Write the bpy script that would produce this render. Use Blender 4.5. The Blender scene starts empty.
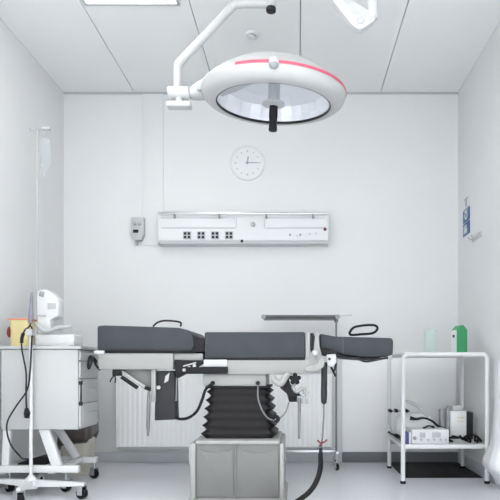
import bpy, bmesh, math, random
from mathutils import Vector, Matrix

random.seed(7)
SC = bpy.context.scene
COL = SC.collection
PI = math.pi
F = 550.0                       # focal length in picture widths of 500
VX, VY, CAMZ = 297.0, 366.0, 0.8


def at(px, py, Y):
    """a measured photo point at distance Y (metres) -> world position"""
    s = F / Y
    return Vector(((px - VX) / s, Y, CAMZ + (VY - py) / s))


# ------------------------------------------------------------ materials
def mat(name, col, rough=0.5, metal=0.0, noise=0.0, scale=8.0, bump=0.0, bscale=60.0,
        trans=0.0, emit=0.0, spec=None, coat=0.0):
    m = bpy.data.materials.new(name)
    m.use_nodes = True
    nt = m.node_tree
    b = nt.nodes['Principled BSDF']
    c = (col[0], col[1], col[2], 1)
    b.inputs['Base Color'].default_value = c
    b.inputs['Roughness'].default_value = rough
    b.inputs['Metallic'].default_value = metal
    if spec is not None:
        b.inputs['Specular IOR Level'].default_value = spec
    if coat:
        b.inputs['Coat Weight'].default_value = coat
    if trans:
        b.inputs['Transmission Weight'].default_value = trans
    if emit:
        b.inputs['Emission Color'].default_value = c
        b.inputs['Emission Strength'].default_value = emit
    tc = nt.nodes.new('ShaderNodeTexCoord')
    if noise:
        n = nt.nodes.new('ShaderNodeTexNoise')
        n.inputs['Scale'].default_value = scale
        n.inputs['Detail'].default_value = 4
        r = nt.nodes.new('ShaderNodeValToRGB')
        lo = [max(0, x * (1 - noise)) for x in col]
        hi = [min(1, x * (1 + noise)) for x in col]
        r.color_ramp.elements[0].position = 0.3
        r.color_ramp.elements[1].position = 0.7
        r.color_ramp.elements[0].color = (*lo, 1)
        r.color_ramp.elements[1].color = (*hi, 1)
        nt.links.new(tc.outputs['Object'], n.inputs['Vector'])
        nt.links.new(n.outputs['Fac'], r.inputs['Fac'])
        nt.links.new(r.outputs['Color'], b.inputs['Base Color'])
    if bump:
        n2 = nt.nodes.new('ShaderNodeTexNoise')
        n2.inputs['Scale'].default_value = bscale
        bp = nt.nodes.new('ShaderNodeBump')
        bp.inputs['Strength'].default_value = bump
        bp.inputs['Distance'].default_value = 0.004
        nt.links.new(tc.outputs['Object'], n2.inputs['Vector'])
        nt.links.new(n2.outputs['Fac'], bp.inputs['Height'])
        nt.links.new(bp.outputs['Normal'], b.inputs['Normal'])
    return m


def clear_mat(name, tint, alpha=0.25, rough=0.08):
    m = bpy.data.materials.new(name)
    m.use_nodes = True
    nt = m.node_tree
    nt.nodes.clear()
    o = nt.nodes.new('ShaderNodeOutputMaterial')
    mx = nt.nodes.new('ShaderNodeMixShader')
    t = nt.nodes.new('ShaderNodeBsdfTransparent')
    g = nt.nodes.new('ShaderNodeBsdfPrincipled')
    t.inputs['Color'].default_value = (*tint, 1)
    g.inputs['Base Color'].default_value = (*tint, 1)
    g.inputs['Roughness'].default_value = rough
    mx.inputs['Fac'].default_value = alpha
    nt.links.new(t.outputs[0], mx.inputs[1])
    nt.links.new(g.outputs[0], mx.inputs[2])
    nt.links.new(mx.outputs[0], o.inputs['Surface'])
    return m


M = dict(
    lining=mat('white_lining', (0.90, 0.905, 0.905), 0.45),
    radi=mat('radiator_enamel', (0.95, 0.955, 0.955), 0.35),
    wall=mat('wall_paint', (0.695, 0.70, 0.70), 0.6, noise=0.01, scale=3, bump=0.05, bscale=150),
    ceil=mat('ceiling_panel', (0.83, 0.835, 0.83), 0.55, noise=0.01, scale=2),
    groove=mat('groove', (0.62, 0.63, 0.64), 0.8),
    floor=mat('vinyl_floor', (0.71, 0.72, 0.75), 0.2, noise=0.05, scale=90, bump=0.03, bscale=20),
    base=mat('skirting_vinyl', (0.56, 0.575, 0.60), 0.5, noise=0.03),
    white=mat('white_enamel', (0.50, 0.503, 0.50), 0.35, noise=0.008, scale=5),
    plastic=mat('white_plastic', (0.48, 0.483, 0.481), 0.4, noise=0.008, scale=9),
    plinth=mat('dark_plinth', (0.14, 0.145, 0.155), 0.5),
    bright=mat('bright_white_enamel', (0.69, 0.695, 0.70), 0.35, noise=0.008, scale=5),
    wplastic=mat('white_wall_plastic', (0.70, 0.71, 0.715), 0.45, noise=0.006, scale=9),
    pale=mat('pale_grey_plastic', (0.46, 0.475, 0.485), 0.45, noise=0.02),
    grey=mat('mid_grey_plastic', (0.30, 0.31, 0.325), 0.5, noise=0.03),
    beige=mat('beige_enamel', (0.30, 0.30, 0.287), 0.4, noise=0.015, scale=5),
    cover=mat('greige_cover', (0.165, 0.164, 0.157), 0.45, noise=0.05, scale=7, bump=0.08, bscale=14),
    trim=mat('greige_trim', (0.33, 0.33, 0.315), 0.4, noise=0.02),
    steel=mat('brushed_steel', (0.55, 0.56, 0.57), 0.32, 0.9, noise=0.04, scale=40),
    trayd=mat('dark_tray_metal', (0.11, 0.115, 0.12), 0.4, 0.3, noise=0.05),
    dsteel=mat('dull_steel', (0.19, 0.19, 0.195), 0.42, 0.35, noise=0.05, scale=30),
    leather=mat('slate_vinyl_pad', (0.036, 0.042, 0.048), 0.45, spec=0.28, noise=0.08, scale=12, bump=0.12, bscale=9),
    piping=mat('pad_piping', (0.05, 0.052, 0.06), 0.5),
    black=mat('black_plastic', (0.009, 0.009, 0.011), 0.5, spec=0.22, noise=0.1),
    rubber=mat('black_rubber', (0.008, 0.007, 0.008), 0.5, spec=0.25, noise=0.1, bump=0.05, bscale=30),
    dgrey=mat('charcoal_metal', (0.026, 0.026, 0.029), 0.5, spec=0.25, noise=0.08),
    red=mat('red_stripe', (0.58, 0.09, 0.15), 0.35),
    dred=mat('dark_red', (0.17, 0.014, 0.02), 0.4),
    lid=mat('red_orange_lid', (0.72, 0.27, 0.17), 0.4),
    yellow=mat('pale_yellow_plastic', (0.68, 0.58, 0.29), 0.45, noise=0.02),
    purple=mat('plum_grey_grip', (0.22, 0.205, 0.255), 0.45),
    green=mat('green_card', (0.04, 0.285, 0.115), 0.45, noise=0.05, scale=20),
    blue=mat('sign_blue', (0.03, 0.10, 0.26), 0.4),
    navy=mat('box_blue', (0.06, 0.09, 0.26), 0.45),
    bag=mat('taupe_bin_bag', (0.090, 0.075, 0.070), 0.35, noise=0.15, scale=14, bump=0.5, bscale=25),
    bin=mat('cream_bin', (0.60, 0.57, 0.49), 0.45, noise=0.02),
    wbag=mat('white_plastic_film', (0.70, 0.715, 0.725), 0.3, noise=0.01, bump=0.4, bscale=14),
    mirror=mat('polished_reflector', (0.95, 0.955, 0.955), 0.18, 0.15),
    lens=clear_mat('lamp_lens', (0.98, 0.985, 1.0), 0.05, 0.05),
    glass=clear_mat('clear_glass', (0.92, 0.97, 0.95), 0.13, 0.08),
    film=clear_mat('infusion_film', (0.93, 0.95, 0.96), 0.11, 0.2),
    pane=clear_mat('window_glass', (0.97, 0.985, 1.0), 0.06, 0.02),
    panel=mat('light_diffuser', (1.0, 0.985, 0.96), 0.5, emit=5.0),
    paper=mat('white_card', (0.68, 0.69, 0.695), 0.6, noise=0.01),
    ochre=mat('ochre_print', (0.62, 0.55, 0.33), 0.6),
)


# ------------------------------------------------------------ geometry builder
class MB:
    def __init__(self):
        self.bm = bmesh.new()

    def _merge(self, b, mtx=None):
        if mtx is not None:
            bmesh.ops.transform(b, matrix=mtx, verts=b.verts)
        me = bpy.data.meshes.new('tmp')
        b.to_mesh(me)
        b.free()
        self.bm.from_mesh(me)
        bpy.data.meshes.remove(me)
        return self

    def box(self, lo, hi, bev=0.004, seg=2, mtx=None):
        b = bmesh.new()
        bmesh.ops.create_cube(b, size=1)
        for v in b.verts:
            v.co = Vector([lo[i] + (v.co[i] + .5) * (hi[i] - lo[i]) for i in range(3)])
        d = min(abs(hi[i] - lo[i]) for i in range(3))
        bev = min(bev, d * .45)
        if bev > 0:
            bmesh.ops.bevel(b, geom=b.edges[:], offset=bev, segments=seg, affect='EDGES', profile=.5)
        return self._merge(b, mtx)

    def pbox(self, x0, y0, x1, y1, Y, depth, bev=0.004, seg=2):
        a = at(x0, y1, Y)
        c = at(x1, y0, Y)
        return self.box((a.x, Y, a.z), (c.x, Y + depth, c.z), bev, seg)

    def cyl(self, p, q, r, r2=None, n=20, bev=0.0):
        p, q = Vector(p), Vector(q)
        r2 = r if r2 is None else r2
        b = bmesh.new()
        bmesh.ops.create_cone(b, cap_ends=True, segments=n, radius1=r, radius2=r2, depth=(q - p).length)
        if bev:
            es = [e for e in b.edges if len(e.link_faces) == 2 and abs(e.verts[0].co.z - e.verts[1].co.z) < 1e-6]
            bmesh.ops.bevel(b, geom=es, offset=bev, segments=2, affect='EDGES', profile=.5)
        rot = (q - p).to_track_quat('Z', 'Y').to_matrix().to_4x4()
        return self._merge(b, Matrix.Translation((p + q) / 2) @ rot)

    def ball(self, c, r, sc=(1, 1, 1), n=16):
        b = bmesh.new()
        bmesh.ops.create_uvsphere(b, u_segments=n, v_segments=max(8, n // 2), radius=r)
        return self._merge(b, Matrix.Translation(Vector(c)) @ Matrix.Diagonal((*sc, 1)))

    def tube(self, pts, r, n=10, smooth=6, closed=False, radii=None):
        pts = [Vector(p) for p in pts]
        P, R = [], []
        rad = radii or [r] * len(pts)
        if smooth and len(pts) > 2:
            N = len(pts)
            rng = range(N) if closed else range(N - 1)
            for i in rng:
                if closed:
                    p0, p1, p2, p3 = pts[i - 1], pts[i], pts[(i + 1) % N], pts[(i + 2) % N]
                else:
                    p0, p1, p2, p3 = pts[max(i - 1, 0)], pts[i], pts[i + 1], pts[min(i + 2, N - 1)]
                ra, rb = rad[i], rad[(i + 1) % N]
                for k in range(smooth):
                    t = k / smooth
                    P.append(.5 * ((2 * p1) + (p2 - p0) * t + (2 * p0 - 5 * p1 + 4 * p2 - p3) * t * t + (3 * p1 - p0 - 3 * p2 + p3) * t ** 3))
                    R.append(ra + (rb - ra) * t)
            if not closed:
                P.append(pts[-1])
                R.append(rad[-1])
        else:
            P, R = pts, rad
        b = self.bm
        rings = []
        N = len(P)
        up = None
        for i in range(N):
            if closed:
                d = P[(i + 1) % N] - P[i - 1]
            else:
                d = P[min(i + 1, N - 1)] - P[max(i - 1, 0)]
            d.normalize()
            if up is None:
                up = Vector((0, 0, 1)) if abs(d.z) < .9 else Vector((1, 0, 0))
            side = d.cross(up)
            if side.length < 1e-5:
                side = d.cross(Vector((0, 1, 0)))
            side.normalize()
            up = side.cross(d).normalized()
            rings.append([b.verts.new(P[i] + (side * math.cos(2 * PI * k / n) + up * math.sin(2 * PI * k / n)) * R[i]) for k in range(n)])
        for i in range(N if closed else N - 1):
            A, B = rings[i], rings[(i + 1) % N]
            for k in range(n):
                b.faces.new((A[k], A[(k + 1) % n], B[(k + 1) % n], B[k]))
        if not closed:
            b.faces.new(list(reversed(rings[0])))
            b.faces.new(rings[-1])
        return self

    def lathe(self, prof, c=(0, 0, 0), n=48, a0=0.0, a1=2 * PI, mtx=None):
        b = bmesh.new()
        full = abs(a1 - a0 - 2 * PI) < 1e-6
        cols = n if full else n + 1
        rings = []
        for (r, z) in prof:
            if r < 1e-6 and full:
                rings.append([b.verts.new((0, 0, z))])
            else:
                rings.append([b.verts.new((r * math.cos(a0 + (a1 - a0) * k / n), r * math.sin(a0 + (a1 - a0) * k / n), z)) for k in range(cols)])
        for i in range(len(prof) - 1):
            A, B = rings[i], rings[i + 1]
            for k in range(n):
                k2 = (k + 1) % cols
                if len(A) == 1 and len(B) == 1:
                    continue
                if len(A) == 1:
                    b.faces.new((A[0], B[k], B[k2]))
                elif len(B) == 1:
                    b.faces.new((A[k], A[k2], B[0]))
                else:
                    b.faces.new((A[k], A[k2], B[k2], B[k]))
        bmesh.ops.recalc_face_normals(b, faces=b.faces)
        m = Matrix.Translation(Vector(c))
        if mtx is not None:
            m = mtx @ m
        return self._merge(b, m)

    def prism(self, poly, Y0, Y1, bev=0.0):
        """polygon in (x, z), extruded from Y0 to Y1"""
        b = bmesh.new()
        A = [b.verts.new((x, Y0, z)) for x, z in poly]
        B = [b.verts.new((x, Y1, z)) for x, z in poly]
        n = len(poly)
        b.faces.new(A)
        b.faces.new(list(reversed(B)))
        for k in range(n):
            b.faces.new((A[k], B[k], B[(k + 1) % n], A[(k + 1) % n]))
        bmesh.ops.recalc_face_normals(b, faces=b.faces)
        if bev:
            bmesh.ops.bevel(b, geom=b.edges[:], offset=bev, segments=2, affect='EDGES', profile=.5)
        return self._merge(b)

    def pprism(self, pp, Y, depth, bev=0.0):
        return self.prism([(at(x, y, Y).x, at(x, y, Y).z) for x, y in pp], Y, Y + depth, bev)

    def loft(self, loops, cap=True):
        b = bmesh.new()
        R = [[b.verts.new(p) for p in lp] for lp in loops]
        n = len(R[0])
        for i in range(len(R) - 1):
            for k in range(n):
                b.faces.new((R[i][k], R[i][(k + 1) % n], R[i + 1][(k + 1) % n], R[i + 1][k]))
        if cap:
            b.faces.new(list(reversed(R[0])))
            b.faces.new(R[-1])
        bmesh.ops.recalc_face_normals(b, faces=b.faces)
        return self._merge(b)

    def xform(self, mtx):
        bmesh.ops.transform(self.bm, matrix=mtx, verts=self.bm.verts)
        return self


ORIGIN = {}


def obj(name, mb, material, parent=None, angle=38, flat=False):
    me = bpy.data.meshes.new(name)
    bm = mb.bm
    if parent is not None:
        o0 = ORIGIN[parent.name]
    else:
        xs = [v.co for v in bm.verts]
        lo = Vector([min(v[i] for v in xs) for i in range(3)])
        hi = Vector([max(v[i] for v in xs) for i in range(3)])
        o0 = Vector(((lo.x + hi.x) / 2, (lo.y + hi.y) / 2, lo.z))
    bmesh.ops.translate(bm, vec=-o0, verts=bm.verts)
    bm.to_mesh(me)
    bm.free()
    me.materials.append(M[material] if isinstance(material, str) else material)
    if not flat:
        for p in me.polygons:
            p.use_smooth = True
        me.set_sharp_from_angle(angle=math.radians(angle))
    o = bpy.data.objects.new(name, me)
    COL.objects.link(o)
    if parent is not None:
        o.parent = parent
    else:
        o.location = o0
    ORIGIN[o.name] = o0
    return o


def thing(name, label, cat, loc, group=None):
    o = bpy.data.objects.new(name, None)
    o.empty_display_size = .1
    COL.objects.link(o)
    o.location = loc
    ORIGIN[o.name] = Vector(loc)
    o['label'] = label
    o['category'] = cat
    if group:
        o['group'] = group
    return o


def tag(o, label, cat, group=None):
    o['label'] = label
    o['category'] = cat
    if group:
        o['group'] = group
    return o


def struct(name, mb, m, parent=None):
    o = obj(name, mb, m, parent)
    o['kind'] = 'structure'
    return o


# ------------------------------------------------------------ room
XL, XR, YB, YR, H = -1.942, 1.342, 4.58, -2.6, 3.075
struct('floor', MB().box((XL - .1, YR - .1, -.1), (XR + .1, YB + .1, 0), 0), 'floor')
struct('wall_back', MB().box((XL - .1, YB, 0), (XR + .1, YB + .1, H), 0), 'wall')
SILL, HEAD = 0.25, 2.70
WS0, WS1 = -2.2, 1.8            # added side windows for fill light, nearer than the view begins
for nm, xo, xi in (('wall_left', XL - .1, XL), ('wall_right', XR, XR + .1)):
    m = MB()
    m.box((xo, WS1, 0), (xi, YB, H), 0)
    m.box((xo, YR, 0), (xi, WS0, H), 0)
    m.box((xo, WS0, 0), (xi, WS1, SILL), 0)
    m.box((xo, WS0, HEAD), (xi, WS1, H), 0)
    struct(nm, m, 'wall')
m = MB()   # wall behind the camera, wide opening cut for added fill light
m.box((XL - .1, YR - .1, 0), (XR + .1, YR, SILL), 0)
m.box((XL - .1, YR - .1, HEAD), (XR + .1, YR, H), 0)
m.box((XL - .1, YR - .1, SILL), (XL + .25, YR, HEAD), 0)
m.box((XR - .25, YR - .1, SILL), (XR + .1, YR, HEAD), 0)
struct('wall_rear', m, 'wall')
for k, (xo, xi) in enumerate(((XL - .08, XL - .02), (XR + .02, XR + .08))):
    m = MB()
    for y in (WS0, -.65, .6, WS1 - .05):
        m.box((xo, y, SILL), (xi, y + .05, HEAD), .004)
    m.box((xo, WS0, SILL), (xi, WS1, SILL + .05), .004)
    m.box((xo, WS0, HEAD - .05), (xi, WS1, HEAD), .004)
    w = struct('window_%d' % (k + 2), m, 'white')  # unseen side glazing, added to flatten and brighten the room light
    ORIGIN[w.name] = w.location.copy()
    obj('pane', MB().box((xo + .027, WS0 + .03, SILL + .03), (xo + .032, WS1 - .03, HEAD - .03), 0), 'pane', w)
m = MB()
for x in (XL + .25, -.78, .15, XR - .30):
    m.box((x, YR - .08, SILL), (x + .05, YR - .02, HEAD), .004)
m.box((XL + .25, YR - .08, SILL), (XR - .25, YR - .02, SILL + .05), .004)
m.box((XL + .25, YR - .08, HEAD - .05), (XR - .25, YR - .02, HEAD), .004)
w = struct('window_1', m, 'white')  # unseen rear glazing, added to brighten the room from behind the camera
ORIGIN[w.name] = w.location.copy()
obj('pane', MB().box((XL + .28, YR - .055, SILL + .03), (XR - .28, YR - .05, HEAD - .03), 0), 'pane', w)

# ceiling: long metal panels with narrow joints
m = MB()
seams = [XL, -1.352, -.672, .022, .695, XR]
for a, b in zip(seams[:-1], seams[1:]):
    m.box((a + .003, YR, H), (b - .003, YB, H + .02), 0)
ce = struct('ceiling', m, 'ceil')
ORIGIN[ce.name] = ce.location.copy()
obj('joint_backing', MB().box((XL - .1, YR - .1, H + .02), (XR + .1, YB + .1, H + .1), 0), 'groove', ce)['kind'] = 'structure'
m = MB()
m.box((XL, YB - .012, H - .014), (XR, YB, H), .002)
struct('trim_1', m, 'pale')

for nm, lo, hi in (('baseboard_back', (XL, YB - .006, 0), (XR, YB, .085)),
                   ('baseboard_left', (XL, YR, 0), (XL + .006, YB, .085)),
                   ('baseboard_right', (XR - .006, YR, 0), (XR, YB, .085))):
    struct(nm, MB().box(lo, hi, .002), 'base')
# shallow wall lining low on the back wall, right half
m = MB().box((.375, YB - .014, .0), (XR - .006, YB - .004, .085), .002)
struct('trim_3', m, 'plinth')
m = MB().box((.375, YB - .012, .087), (XR - .02, YB, .885), .003)
struct('trim_2', m, 'lining')


# ------------------------------------------------------------ ceiling lights
def ceiling_light(x0, x1, y0, y1, label):
    t = thing('ceiling_light', label, 'ceiling light', ((x0 + x1) / 2, (y0 + y1) / 2, H), 'recessed ceiling light panels')
    f = MB()
    w_ = .02
    f.box((x0, y0, H - .012), (x0 + w_, y1, H), .002)
    f.box((x1 - w_, y0, H - .012), (x1, y1, H), .002)
    f.box((x0 + w_, y0, H - .012), (x1 - w_, y0 + w_, H), .002)
    f.box((x0 + w_, y1 - w_, H - .012), (x1 - w_, y1, H), .002)
    obj('light_frame', f, 'white', t)
    obj('diffuser', MB().box((x0 + w_, y0 + w_, H - .007), (x1 - w_, y1 - w_, H), 0), 'panel', t)


ceiling_light(-1.335, -.735, 2.25, 3.46, 'bright recessed ceiling panel at top left above the surgical lamp arm')
ceiling_light(.06, .66, 0.3, 1.5, 'bright recessed ceiling panel overhead right, nearer the camera')
ceiling_light(-1.335, -.735, 0.0, 1.2, 'bright recessed ceiling panel overhead left, nearer the rear wall')

# smoke detector
c = at(252, 34, 3.77)
t = thing('smoke_detector', 'small round white smoke detector with dark slots on the ceiling', 'smoke detector', (c.x, c.y, H))
obj('detector_base', MB().lathe([(0, 0), (.045, 0), (.045, -.012), (.040, -.018), (0, -.018)], (c.x, c.y, H), 32), 'bright', t)
m = MB()
for k in range(5):
    a = PI + k * PI / 4
    if k == 2:
        continue
    m.box((-.012, .022, -.0215), (.010, .030, -.0175), .001, mtx=Matrix.Translation((c.x, c.y, H)) @ Matrix.Rotation(a, 4, 'Z'))
obj('slot', m, 'grey', t)
obj('dome', MB().lathe([(.026, -.017), (.024, -.028), (0, -.032)], (c.x, c.y, H), 24), 'bright', t)

# ------------------------------------------------------------ surgical lamp
LY = 3.2
lc = at(274, 93, LY)
t = thing('surgical_lamp', 'large white dome surgical lamp with red stripe hanging over the operating table', 'surgical lamp', (at(271, 5, LY).x, LY, H))
px = at(271, 5, LY).x
obj('ceiling_flange', MB().cyl((px, LY, H - .03), (px, LY, H), .11, n=40, bev=.006), 'white', t)
obj('drop_column', MB().cyl((px, LY, at(271, 8, LY).z), (px, LY, H - .02), .030, n=28), 'white', t)
obj('column_cap', MB().cyl((px, LY, at(271, 11.5, LY).z), (px, LY, at(271, 8, LY).z), .029, n=28, bev=.003), 'dgrey', t)
arm = [at(271, 4, LY), at(252, 3.5, LY), at(240, 4, LY), at(231, 8, LY), at(205, 36, LY), at(182, 60, LY), at(178, 66, LY), at(177.5, 75, LY), at(177.5, 90, LY)]
obj('suspension_arm', MB().tube(arm, .0235, n=20, smooth=5), 'white', t)
h = at(179, 93, LY)
obj('joint', MB().cyl((at(168, 93, LY).x, LY, h.z), (at(190, 93, LY).x, LY, h.z), .036, n=28, bev=.008), 'white', t)
m = MB().box((at(167.5, 0, LY).x, LY - .03, at(0, 108, LY).z), (at(191.5, 0, LY).x, LY + .03, at(0, 103, LY).z), .006)
m.cyl((h.x, LY, at(0, 105, LY).z), (h.x, LY, h.z - .03), .022, n=20)
obj('joint_plate', m, 'white', t)
obj('joint_ring', MB().cyl((at(190, 93, LY).x, LY, h.z), (at(192.5, 93, LY).x, LY, h.z), .03, n=28), 'grey', t)
# fork between joint and head
m = MB()
loops = []
for x, yt, yb_, hw_ in ((191, 87, 98, .040), (197, 82, 99, .050), (206, 77, 98, .065), (218, 71, 94, .085), (232, 64.5, 88, .10), (250, 58, 80, .10)):
    zt_, zb_ = at(0, yt, LY - hw_ * .5).z, at(0, yb_, LY).z
    lp = []
    for q in range(24):
        an = 2 * PI * q / 24
        cz_, hz_ = (zt_ + zb_) / 2, (zt_ - zb_) / 2
        lp.append((at(x, 0, LY).x, LY + hw_ * math.copysign(abs(math.cos(an)) ** .7, math.cos(an)), cz_ + hz_ * math.copysign(abs(math.sin(an)) ** .7, math.sin(an))))
    loops.append(lp)
m.loft(loops)
fk = obj('yoke', m, 'white', t)
for i, (x, y) in enumerate(((199.5, 88), (206, 85))):
    p = at(x, y, LY - (.06, .095)[i])
    obj('screw_cap', MB().cyl((p.x, p.y - .012, p.z), (p.x, p.y + .02, p.z), .016, n=20, bev=.002), 'pale', fk)
R = Matrix.Translation(lc) @ Matrix.Rotation(math.radians(2.2), 4, 'Y') @ Matrix.Rotation(math.radians(6.5), 4, 'X')
prof = [(0, .165), (.06, .164), (.13, .156), (.21, .138), (.28, .108), (.34, .070), (.385, .036), (.412, .012), (.418, 0), (.416, -.02), (.405, -.045), (.385, -.062), (.362, -.070), (.334, -.070)]
head = obj('lamp_housing', MB().lathe(prof, n=96, mtx=R), 'plastic', t, angle=60)
st = [(.4080, .0145), (.4185, .0105), (.4215, .002), (.4200, -.004), (.4100, -.006)]
obj('red_stripe', MB().lathe(st, n=80, a0=math.radians(244), a1=math.radians(400), mtx=R), 'red', t, angle=60)
obj('rim_gasket', MB().lathe([(.3335, -.069), (.327, -.069), (.327, -.055), (.3335, -.055), (.3335, -.069)], n=96, mtx=R), 'dgrey', t)
rp = [(.329, -.055), (.322, -.02), (.305, .03), (.26, .072), (.19, .105), (.10, .122), (.03, .126)]
obj('reflector', MB().lathe(rp, n=30, mtx=R), 'mirror', t, flat=True)
obj('lens', MB().lathe([(0, -.0555), (.327, -.0555), (.327, -.0525), (0, -.0525)], n=60, mtx=R), 'lens', t)
obj('handle_socket', MB().lathe([(0, .126), (.034, .126), (.034, -.045), (.045, -.05), (.065, -.055), (.065, -.068), (.028, -.075), (0, -.075)], n=32, mtx=R), 'pale', t)
obj('sterile_handle', MB().lathe([(0, -.07), (.024, -.07), (.026, -.12), (.022, -.17), (.026, -.205), (.022, -.213), (0, -.214)], n=24, mtx=R), 'black', t)
kb = R @ Vector((.018, -.418, .002))
k = obj('control_knob', MB().ball(kb, .027, (1, .8, 1)), 'white', t)
obj('knob_seat', MB().ball(kb + Vector((0, .0, -.017)), .026, (1.0, .8, .8)), 'grey', k)

# second ceiling arm
AY = 2.75
t = thing('ceiling_boom', 'white jointed ceiling boom cut off by the top edge right of the lamp', 'ceiling boom', (at(372, 0, AY).x, AY, H))
px = at(372, 0, AY).x
obj('ceiling_flange', MB().cyl((px, AY, H - .03), (px, AY, H), .10, n=36, bev=.006), 'white', t)
obj('drop_column', MB().cyl((px, AY, at(0, 20, AY).z), (px, AY, H - .02), .028, n=24, bev=.01), 'white', t)
m = MB().pprism([(328, -6), (338, -9), (370, 10), (376, 14), (375, 20), (367, 26), (361, 29), (357, 28.5), (351, 24)], AY - .022, .044, .008)
a_ = obj('elbow_arm', m, 'white', t)
obj('arm_recess', MB().pprism([(342, -1), (346, 0), (361, 13), (355, 15)], AY - .024, .01, .001), 'pale', a_)
p = at(360, 23, AY)
obj('pivot_cap', MB().cyl((p.x, AY - .028, p.z), (p.x, AY + .028, p.z), .018, n=20, bev=.003), 'pale', a_)
q = at(300, -34, AY)
obj('upper_arm', MB().tube([at(340, -3, AY), at(320, -19, AY), q], .022, n=16, smooth=4), 'white', t)
obj('arm_stem', MB().cyl((q.x, AY, q.z - .03), (q.x, AY, H), .026, n=20), 'white', t)

# ------------------------------------------------------------ back wall fittings
# clock
cy = YB - .03
c = at(247.2, 162, cy)
t = thing('wall_clock', 'round white wall clock showing quarter past twelve under the surgical lamp', 'clock', (c.x, YB, c.z))
RX = Matrix.Translation((c.x, YB, c.z)) @ Matrix.Rotation(PI / 2, 4, 'X')
obj('clock_rim', MB().lathe([(.128, 0), (.146, 0), (.146, .010), (.140, .016), (.132, .015), (.128, .010)], n=64, mtx=RX), 'wplastic', t)
obj('clock_face', MB().lathe([(0, .010), (.13, .010), (.13, .004)], n=64, mtx=RX), 'wplastic', t)
for k in range(12):
    a = k * PI / 6
    mt = RX @ Matrix.Rotation(-a, 4, 'Z')
    L = .018 if k % 3 == 0 else .012
    obj('hour_mark', MB().box((-.005, .098 - L / 2, .0115), (.005, .098 + L / 2, .0135), .0005, 1, mtx=mt), 'pale', t)
obj('hour_hand', MB().box((-.0055, -.012, .014), (.0055, .052, .016), .001, 1, mtx=RX @ Matrix.Rotation(-math.radians(8), 4, 'Z')), 'grey', t)
obj('minute_hand', MB().box((-.004, -.016, .017), (.004, .085, .019), .001, 1, mtx=RX @ Matrix.Rotation(-PI / 2, 4, 'Z')), 'grey', t)
obj('hand_cap', MB().lathe([(0, .023), (.007, .023), (.008, .014)], n=16, mtx=RX), 'grey', t)

# cable trunking from the ceiling to the supply unit
m = MB()
a = at(142, 93, YB - .02)
b = at(163, 245, YB - .02)
m.box((a.x, YB - .012, b.z), (b.x, YB, H - .014), .003)
tag(obj('cable_trunking', m, 'wall'), 'flat white cable trunking from ceiling down to the wall supply unit', 'cable trunking')

# medical supply unit
UY = YB - .10
t = thing('medical_supply_unit', 'long white medical supply unit with sockets on the back wall', 'supply unit', (at(243, 0, UY).x, YB, at(0, 245, UY).z))
xa, xb = at(158.5, 0, UY).x, at(328, 0, UY).x
zt, zb = at(0, 214, UY).z, at(0, 244, UY).z
poly = [(YB, zb), (UY + .03, zb), (UY + .006, zb + .02), (UY, zb + .045), (UY, zt - .02), (UY + .012, zt), (YB, zt)]
m = MB().prism([(y, z) for y, z in poly], xa, xb)
for v in m.bm.verts:
    v.co = Vector((v.co.y, v.co.x, v.co.z))
bmesh.ops.recalc_face_normals(m.bm, faces=m.bm.faces)
body = obj('housing', m, 'wplastic', t)
obj('end_cap', MB().box((xa - .006, UY - .002, zb - .002), (xa, YB, zt + .004), .003), 'wplastic', t)
obj('end_cap', MB().box((xb, UY - .002, zb - .002), (xb + .006, YB, zt + .004), .003), 'wplastic', t)
obj('bumper_strip', MB().pbox(159, 240, 328, 244, UY - .004, .03, .006), 'pale', t)
zr = at(0, 213, UY - .03).z
obj('equipment_rail', MB().box((xa + .005, UY - .032, zr - .009), (xb - .005, UY - .024, zr + .009), .003), 'steel', t)
for x in (174, 219, 266, 313):
    c = at(x, 215, UY - .03)
    obj('rail_bracket', MB().box((c.x - .006, UY - .034, c.z - .022), (c.x + .006, UY + .02, c.z + .012), .003), 'grey', t)
for (x0, x1) in ((161, 235), (266, 326)):
    f_ = obj('fascia', MB().pbox(x0, 218.5, x1, 227.5, UY - .003, .01, .001), 'wplastic', t)
m = MB()
for (x0, x1) in ((161, 235), (266, 326)):
    m.pbox(x0, 217.6, x1, 218.3, UY - .0015, .01, 0)
    m.pbox(x0, 227.8, x1, 228.5, UY - .0015, .01, 0)
for x in (236, 264):
    m.pbox(x, 218, x + .6, 228.3, UY - .0015, .01, 0)
obj('joint_line', m, 'pale', t)
for x in (187, 201, 215, 229):
    s_ = obj('double_socket', MB().pbox(x - 4.2, 231.2, x + 4.2, 239.2, UY - .004, .01, .002), 'pale', t)
    for dx in (-1.9, 1.9):
        for dy in (-1.8, 1.8):
            obj('outlet', MB().pbox(x + dx - 1.35, 235.2 + dy - 1.3, x + dx + 1.35, 235.2 + dy + 1.3, UY - .006, .006, .001), 'dgrey', s_)
p = at(253, 224.5, UY)
o_ = obj('gas_outlet', MB().lathe([(0, .012), (.014, .012), (.018, .0)], n=24, mtx=Matrix.Translation(p) @ Matrix.Rotation(PI / 2, 4, 'X')), 'pale', t)
m = MB().lathe([(.015, .0125), (.019, .0125), (.019, .0), (.015, .0)], n=24, mtx=Matrix.Translation(p) @ Matrix.Rotation(PI / 2, 4, 'X'))
obj('outlet_ring', m, 'grey', o_)
for x, y, r, mm in ((290, 235, .009, 'grey'), (297.3, 236, .006, 'pale'), (300.2, 234.9, .009, 'grey'), (242, 241.3, .012, 'dgrey'), (310, 234, .006, 'pale'), (316, 233.5, .006, 'pale')):
    p = at(x, y, UY)
    obj('indicator', MB().cyl((p.x, UY - .010, p.z), (p.x, UY + .005, p.z), r, n=16), mm, t)
p = at(325, 229.3, UY)
obj('call_button', MB().cyl((p.x, UY - .012, p.z), (p.x, UY + .005, p.z), .013, n=16, bev=.003), 'dred', t)['label'] = 'small dark red call button'

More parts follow.
